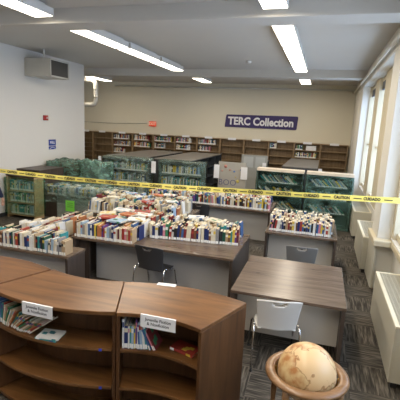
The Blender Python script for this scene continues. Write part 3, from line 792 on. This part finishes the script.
MB().box((0, 0, 0), (.86, .03, 1.50)).build('board', TANP, pt, bev=.003)
text_mb('BOO', .26, mat('sketch_blue', (.05, .06, .20), .6), 'lettering', pt, (.30, -.004, .86), (R(90), 0, R(0)), off=-.004, ext=.001)
for (x, z, r_, c) in ((.62, .92, .05, (.6, .5, .15)), (.50, 1.22, .03, (.1, .2, .45)), (.70, 1.28, .025, (.1, .15, .3)), (.22, 1.36, .05, (.5, .2, .15)), (.55, 1.05, .02, (.45, .35, .1)), (.36, 1.26, .03, (.5, .25, .2)), (.12, 1.22, .03, (.5, .25, .2))):
    MB().lathe([(0, 0), (r_, 0), (r_, .003), (0, .003)], 14, M=Matrix.Translation((x, 0, z)) @ Matrix.Rotation(R(90), 4, 'X')).build('painted_spot', mat(f'spot_{int(c[0]*100)}_{int(c[2]*100)}', c, .6), pt)
pt2 = thing('end_panel_board', 'grey board with three pale rectangles standing behind the sketched board', 'board', (-2.72, 14.0, 0))
MB().box((0, 0, 0), (.92, .03, 1.62)).build('board', GRYP, pt2, bev=.003)
for k in range(2): MB().box((.08+.42*k, -.004, 1.18), (.42+.42*k, 0, 1.56)).build('pale_rectangle', mat('pale_window_grey', (.46, .47, .45), .5), pt2)
range_unit('low grey shelving range behind the sketched board', -2.75, -1.95, 14.05, 15.6, 1.35)
def card(x, y, z, w, h, label):
    t = MB().box((-w/2, 0, 0), (w/2, .004, h)).build('label_card', WHITE, None, (x, y, z)); tag(t, label, 'card', 'white label cards on the shelving')
card(-6.50, 10.84, 1.20, .10, .30, 'tall white card on the left edge of the wrapped bookcase nearest the left wall')
card(-4.72, 10.86, 1.12, .14, .34, 'white card on the left edge of the wrapped bookcase next to the sketched board')
card(-5.18, 11.38, 1.18, .14, .28, 'small white card on the range end right of the first wrapped bookcase')
card(-3.08, 11.96, .98, .17, .42, 'white paper on the left edge of the sketched board')
card(-2.22, 11.96, 1.0, .20, .38, 'white paper on the right edge of the sketched board')
card(-1.90, 13.95, 1.12, .13, .26, 'white card on the right edge of the grey board with pale rectangles')
card(-3.70, 11.39, 1.25, .10, .22, 'small white card on the range end left of the sketched board')
card(-.02, 11.95, 1.25, .10, .25, 'small white card between the two beige topped bookcases')

# back wall bookcases
nb = 12; bw = 1.027; bx0 = .93-nb*bw
occ = {2: (1, .9, .6, 0), 3: (.8, .9, 0, 0), 4: (1, .5, .8, 0), 5: (.75, .7, 0, 0), 6: (.85, .6, 0, 0), 9: (.28, 0, 0, 0), 10: (.34, .9, 0, 0)}
desc = ['nearest the far left corner, closely shelved', 'empty, second from the far left corner', 'with full upper shelves, left of the exit sign', 'with books under the exit sign', 'with full shelves just past the exit sign', 'with books halfway from exit sign to banner', 'with books just left of the banner', 'empty, under the first letters of the banner', 'empty, under the middle of the banner', 'with a few books under the banner end', 'with white boxes just past the banner', 'empty, next to the window wall']
ptag = []
for b in range(nb):
    x0 = bx0+b*bw; x1_ = x0+bw-.004
    if b == 0: x0 += .33
    sh = [.12, .47, .82, 1.14, 1.46, 1.76] if b else [.1+.2*k for k in range(9)]
    bookcase('wall_bookcase', 'tan wooden bookcase '+desc[b], 'bookcase', x0, x1_, 16.66, 16.98, 2.05, sh, WOODB, group='tan bookcases along the back wall')
    for q, f in enumerate(occ.get(b, ())):
        if f: 
            z = sh[-1-q]; xs = x0+.05
            shelf_books(xs, x0+.05+(bw-.1)*(f if f < 1 else random.uniform(.75, 1)), 16.69, z, (.17, .235), PALB, .15)
    ft = MB().box((-.17, -.003, -.0), (.17, 0, .09)).build('shelf_tag', WHITE, None, ((x0+x1_)/2, 16.645, 2.052)); ft.location.z = 2.01
    tag(ft, f'white tag on the tan bookcase {desc[b]}', 'tag', 'white tags along the bookcase tops')
for k, (w, z0, dz) in enumerate(((.40, 0, .10), (.38, .101, .08))):
    o = MB().box((-w/2, 0, 0), (w/2, .22, dz)).build('storage_box', WHITE, None, (bx0+10*bw+.66, 16.69, 1.761+z0), bev=.004)
    tag(o, 'white box lying on the upper bookcase shelf near the banner, '+('bottom of two' if k == 0 else 'on top of the other'), 'box')

# ------------------------------------------------------------------ wrapped furniture by the left wall
t = bookcase('low_bookcase', 'light wood low bookcase wrapped in green film near the left wall', 'bookcase', 0, .86, 0, .34, 1.12, [.10, .42, .72], WOODL, WOODE, rz=0, loc=(-7.66, 8.26, 0))
for z in (.10, .42, .72): shelf_books(-7.60, -6.86, 8.31, z, (.19, .26), ['white', 'grey', 'cream', 'green', 'pale blue', 'teal'], .3)
film_shell('stretch_film', 'green film wrapped around the light wood low bookcase', -7.685, -6.775, 8.225, 8.62, .10, 1.05, film('mid_green_film', (.14, .36, .20), lo=.03, hi=.32, sc=3), amp=.015, seed=20, faces='FLRB')
t = bookcase('low_bookcase', 'dark topped long bookcase standing behind the light wood one', 'bookcase', 0, .72, 0, 1.0, 1.22, [.1, .48, .85], WOODE, WOODE, rz=0, loc=(-7.70, 8.70, 0))
film_shell('stretch_film', 'bulging green film wrapped around the stock on the left wall shelves', -7.66, -6.62, 9.85, 10.72, .02, 1.34, FILMD, amp=.05, lumps=.06, seed=31)
film_shell('stretch_film', 'dark green wrapped stack between the left wall shelves and the dark bookcase', -6.50, -5.82, 9.75, 10.45, .02, 1.38, FILMD, amp=.05, lumps=.10, seed=37)
# stock under those wraps
def stock(x0, x1, y0, y1, z0, h, label, m=None):
    o = MB().box((x0, y0, z0), (x1, y1, z0+h)).build('storage_box', m or mat('stock_box_brown', (.20, .15, .10), .7), bev=.01); tag(o, label, 'box', 'boxes under green film')
stock(-7.5, -7.15, 9.95, 10.66, 0, 1.25, 'brown carton under the bulging film, closest to the left wall')
stock(-7.1, -6.72, 9.95, 10.66, 0, 1.15, 'brown carton under the bulging film, farther from the left wall')
stock(-6.42, -5.9, 9.83, 10.37, 0, 1.22, 'grey box inside the dark green wrapped stack', mat('stock_box_grey', (.16, .19, .18), .7))
# table of books under film with the neon note
desk('stock_table', 'brown sided table carrying books under green film', -6.95, -4.75, 8.75, 9.45, .60, .03, leftpanel=.42, pz=0, cat='table')
for k in range(3): row(-6.85, -4.85, 8.80+.21*k, .60, 'x', 'x', None, False, hs=(.19, .26), pal=PALW+['white', 'white'], lean_p=.5)
film_shell('stretch_film', 'pale green film over the table of books, with the neon note', -6.98, -4.72, 8.71, 9.49, .42, .85, FILMP, amp=.03, lumps=.05, seed=44)
film_shell('stretch_film', 'green film hanging around the right part of the wrapped table', -6.45, -4.70, 8.67, 8.70, .02, .75, FILM, amp=.02, seed=48, faces='F')
o = MB().box((-.13, -.003, -.14), (.13, 0, .14)).build('neon_note', mat('neon_green_paper', (.22, .72, .08), .6), None, (-6.0, 8.58, .40)); 
tag(o, 'square neon green note on the film of the wrapped table', 'note')
for z in (.07, .02, -.03): MB().box((-.08, -.0045, z), (.08, -.0032, z+.012)).build('written_line', mat('note_ink', (.05, .16, .04), .7), o)

# ------------------------------------------------------------------ the remaining books as one object
STUFF_O = STUFF.build('books', ST_M); tag(STUFF_O, 'remaining rows of library books on desks and shelves', 'books', kind='stuff')

# ------------------------------------------------------------------ caution tape
tt = thing('caution_tape', 'yellow caution tape stretched across the whole room in front of the desks', 'tape', (0, 6.3, 0))
TP = [(-7.77, 1.66), (-7.0, 1.585), (-5.98, 1.525), (-4.61, 1.50), (-3.4, 1.505), (-2.24, 1.53), (-1.8, 1.545), (-.65, 1.585), (.46, 1.62), (1.265, 1.65)]
def tz(x):
    for (a, za), (b, zb) in zip(TP, TP[1:]):
        if x <= b: u = (x-a)/(b-a); u2 = u; return za+(zb-za)*u2
    return TP[-1][1]
m = MB(); n = 120; hw = .041; vs = []; fs = []
for k in range(n+1):
    x = -7.77+(1.265+7.77)*k/n; z = tz(x); tw = .012*math.sin(x*2.1)
    for (dy, dz) in ((-.0006+tw, hw), (-.0006-tw, -hw), (.0006-tw, -hw), (.0006+tw, hw)): vs.append((x, dy, z+dz))
for k in range(n):
    for j in range(4): fs.append((k*4+j, k*4+(j+1) % 4, (k+1)*4+(j+1) % 4, (k+1)*4+j))
fs += [(0, 1, 2, 3), tuple(n*4+j for j in (3, 2, 1, 0))]
m.add(vs, fs).build('tape_band', YEL, tt)
words = ['CAUTION', 'CUIDADO']
proto = [text_mb(w, .058, INK, 'lettering', tt, (0, 0, 0), (R(90), 0, 0), off=.0024, ext=.0004, scale=(.86, 1.05, 1)) for w in words]
proto.append(MB().box((-.045, -.0005, -.006), (.07, .0005, .006)).build('dash_mark', INK, tt))
x = -7.4; k = 0; first = {0: True, 1: True, 2: True}
while x < 1.15:
    for q, dx in ((k % 2, 0.), (2, .21)):
        o = proto[q] if first[q] else proto[q].copy()
        if not first[q]: COL.objects.link(o); o.parent = tt
        first[q] = False
        xx = x+dx; sl = (tz(xx+.1)-tz(xx-.1))/.2
        o.location = (xx, -.0125-.0006, tz(xx)); o.rotation_euler = (R(90), -math.atan(sl), 0) if q < 2 else (0, -math.atan(sl), 0)
    x += .44 if k % 2 else .42; k += 1

# ------------------------------------------------------------------ person at the left edge
def person():
    t = thing('person', 'person in dark navy clothing, only one sleeve and hand in view', 'person', (-6.57, 6.55, 0), R(0))
    def skin(name, verts, edges, rad, m, root=0, sub=2):
        me = bpy.data.meshes.new(name); me.from_pydata(verts, edges, []); me.update()
        o = bpy.data.objects.new(name, me); COL.objects.link(o); o.parent = t
        md = o.modifiers.new('skin', 'SKIN'); md.use_smooth_shade = True
        if not me.skin_vertices:
            bpy.context.view_layer.objects.active = o
        lay = me.skin_vertices[0].data if me.skin_vertices else None
        if lay is None: me.attributes; 
        for i, r_ in enumerate(rad):
            lay[i].radius = (r_, r_) if not isinstance(r_, tuple) else r_
            lay[i].use_root = (i == root)
        s_ = o.modifiers.new('sub', 'SUBSURF'); s_.levels = sub; s_.render_levels = sub
        me.materials.append(m); return o
    sk = mat('skin', (.55, .32, .23), .5, var=.03); navy = mat('navy_cloth', (.015, .02, .05), .8, var=.1, scale=40)
    # body, facing +Y; right arm towards +X
    V = [(0,0,.96), (0,0,1.15), (0,0,1.38), (0,.0,1.50), (0,.01,1.56),
         (.17,0,1.42), (.26,.0,1.15), (.30,.08,.90),
         (-.17,0,1.42), (-.26,.0,1.15), (-.28,.06,.90),
         (.10,0,.88), (.11,.01,.50), (.11,-.01,.10), (.11,.14,.05),
         (-.10,0,.88), (-.11,.03,.50), (-.11,-.03,.10), (-.11,.12,.05)]
    E_ = [(0,1),(1,2),(2,3),(3,4),(2,5),(5,6),(6,7),(2,8),(8,9),(9,10),(0,11),(11,12),(12,13),(13,14),(0,15),(15,16),(16,17),(17,18)]
    Rr = [(.16,.11), (.14,.10), (.16,.10), .06, .055, .07, .05, .042, .07, .05, .042, .095, .065, .05, .045, .095, .065, .05, .045]
    skin('body', V, E_, Rr, navy)
    hd = MB(); prof = []
    for k in range(17):
        a = math.pi*k/16; prof.append((.078*math.sin(a)*(1-.12*(k < 6)), 1.68-.115*math.cos(a)))
    hd.lathe(prof, 24, M=Matrix.Scale(1.2, 4, (0, 1, 0)))
    hd.add([(0, .125, 1.66), (-.015, .088, 1.655), (.015, .088, 1.655), (0, .09, 1.70)], [(0,1,2), (0,2,3), (0,3,1), (1,3,2)])
    for sx in (-1, 1): hd.lathe([(0,-.03),(.014,-.015),(.016,.01),(0,.03)], 10, M=Matrix.Translation((sx*.078, 0, 1.675)))
    hd.build('head', sk, t)
    hr = MB(); hr.lathe([(.088*math.sin(math.pi*k/16), 1.695+.12*math.cos(math.pi*k/16)) for k in range(9)], 24, M=Matrix.Translation((0, -.012, 0)) @ Matrix.Scale(1.22, 4, (0, 1, 0))); hr.build('hair', mat('dark_hair', (.03, .02, .015), .6), t)
    for sx, (hx, hy, hz) in ((1, (.30, .08, .90)), (-1, (-.28, .06, .90))):
        V = [(hx,hy,hz+.01), (hx,hy+.01,hz-.03), (hx,hy+.015,hz-.085)]
        E_ = [(0,1),(1,2)]; Rr = [.028, (.03,.02), (.036,.018)]
        for q, (oy, ln) in enumerate(((.030,.070), (.011,.080), (-.009,.075), (-.028,.058))):
            b0 = len(V); V += [(hx, hy+.015+oy, hz-.10), (hx-sx*.004, hy+.018+oy*1.1, hz-.10-ln*.55), (hx-sx*.014, hy+.020+oy*1.1, hz-.10-ln)]
            E_ += [(2, b0), (b0, b0+1), (b0+1, b0+2)]; Rr += [.0105, .0095, .008]
        b0 = len(V); V += [(hx-sx*.008, hy+.050, hz-.055), (hx-sx*.02, hy+.066, hz-.095)]; E_ += [(1, b0), (b0, b0+1)]; Rr += [.012, .009]
        skin('hand', V, E_, Rr, sk)
try:
    person()
except Exception as ex:
    print('person failed', ex)
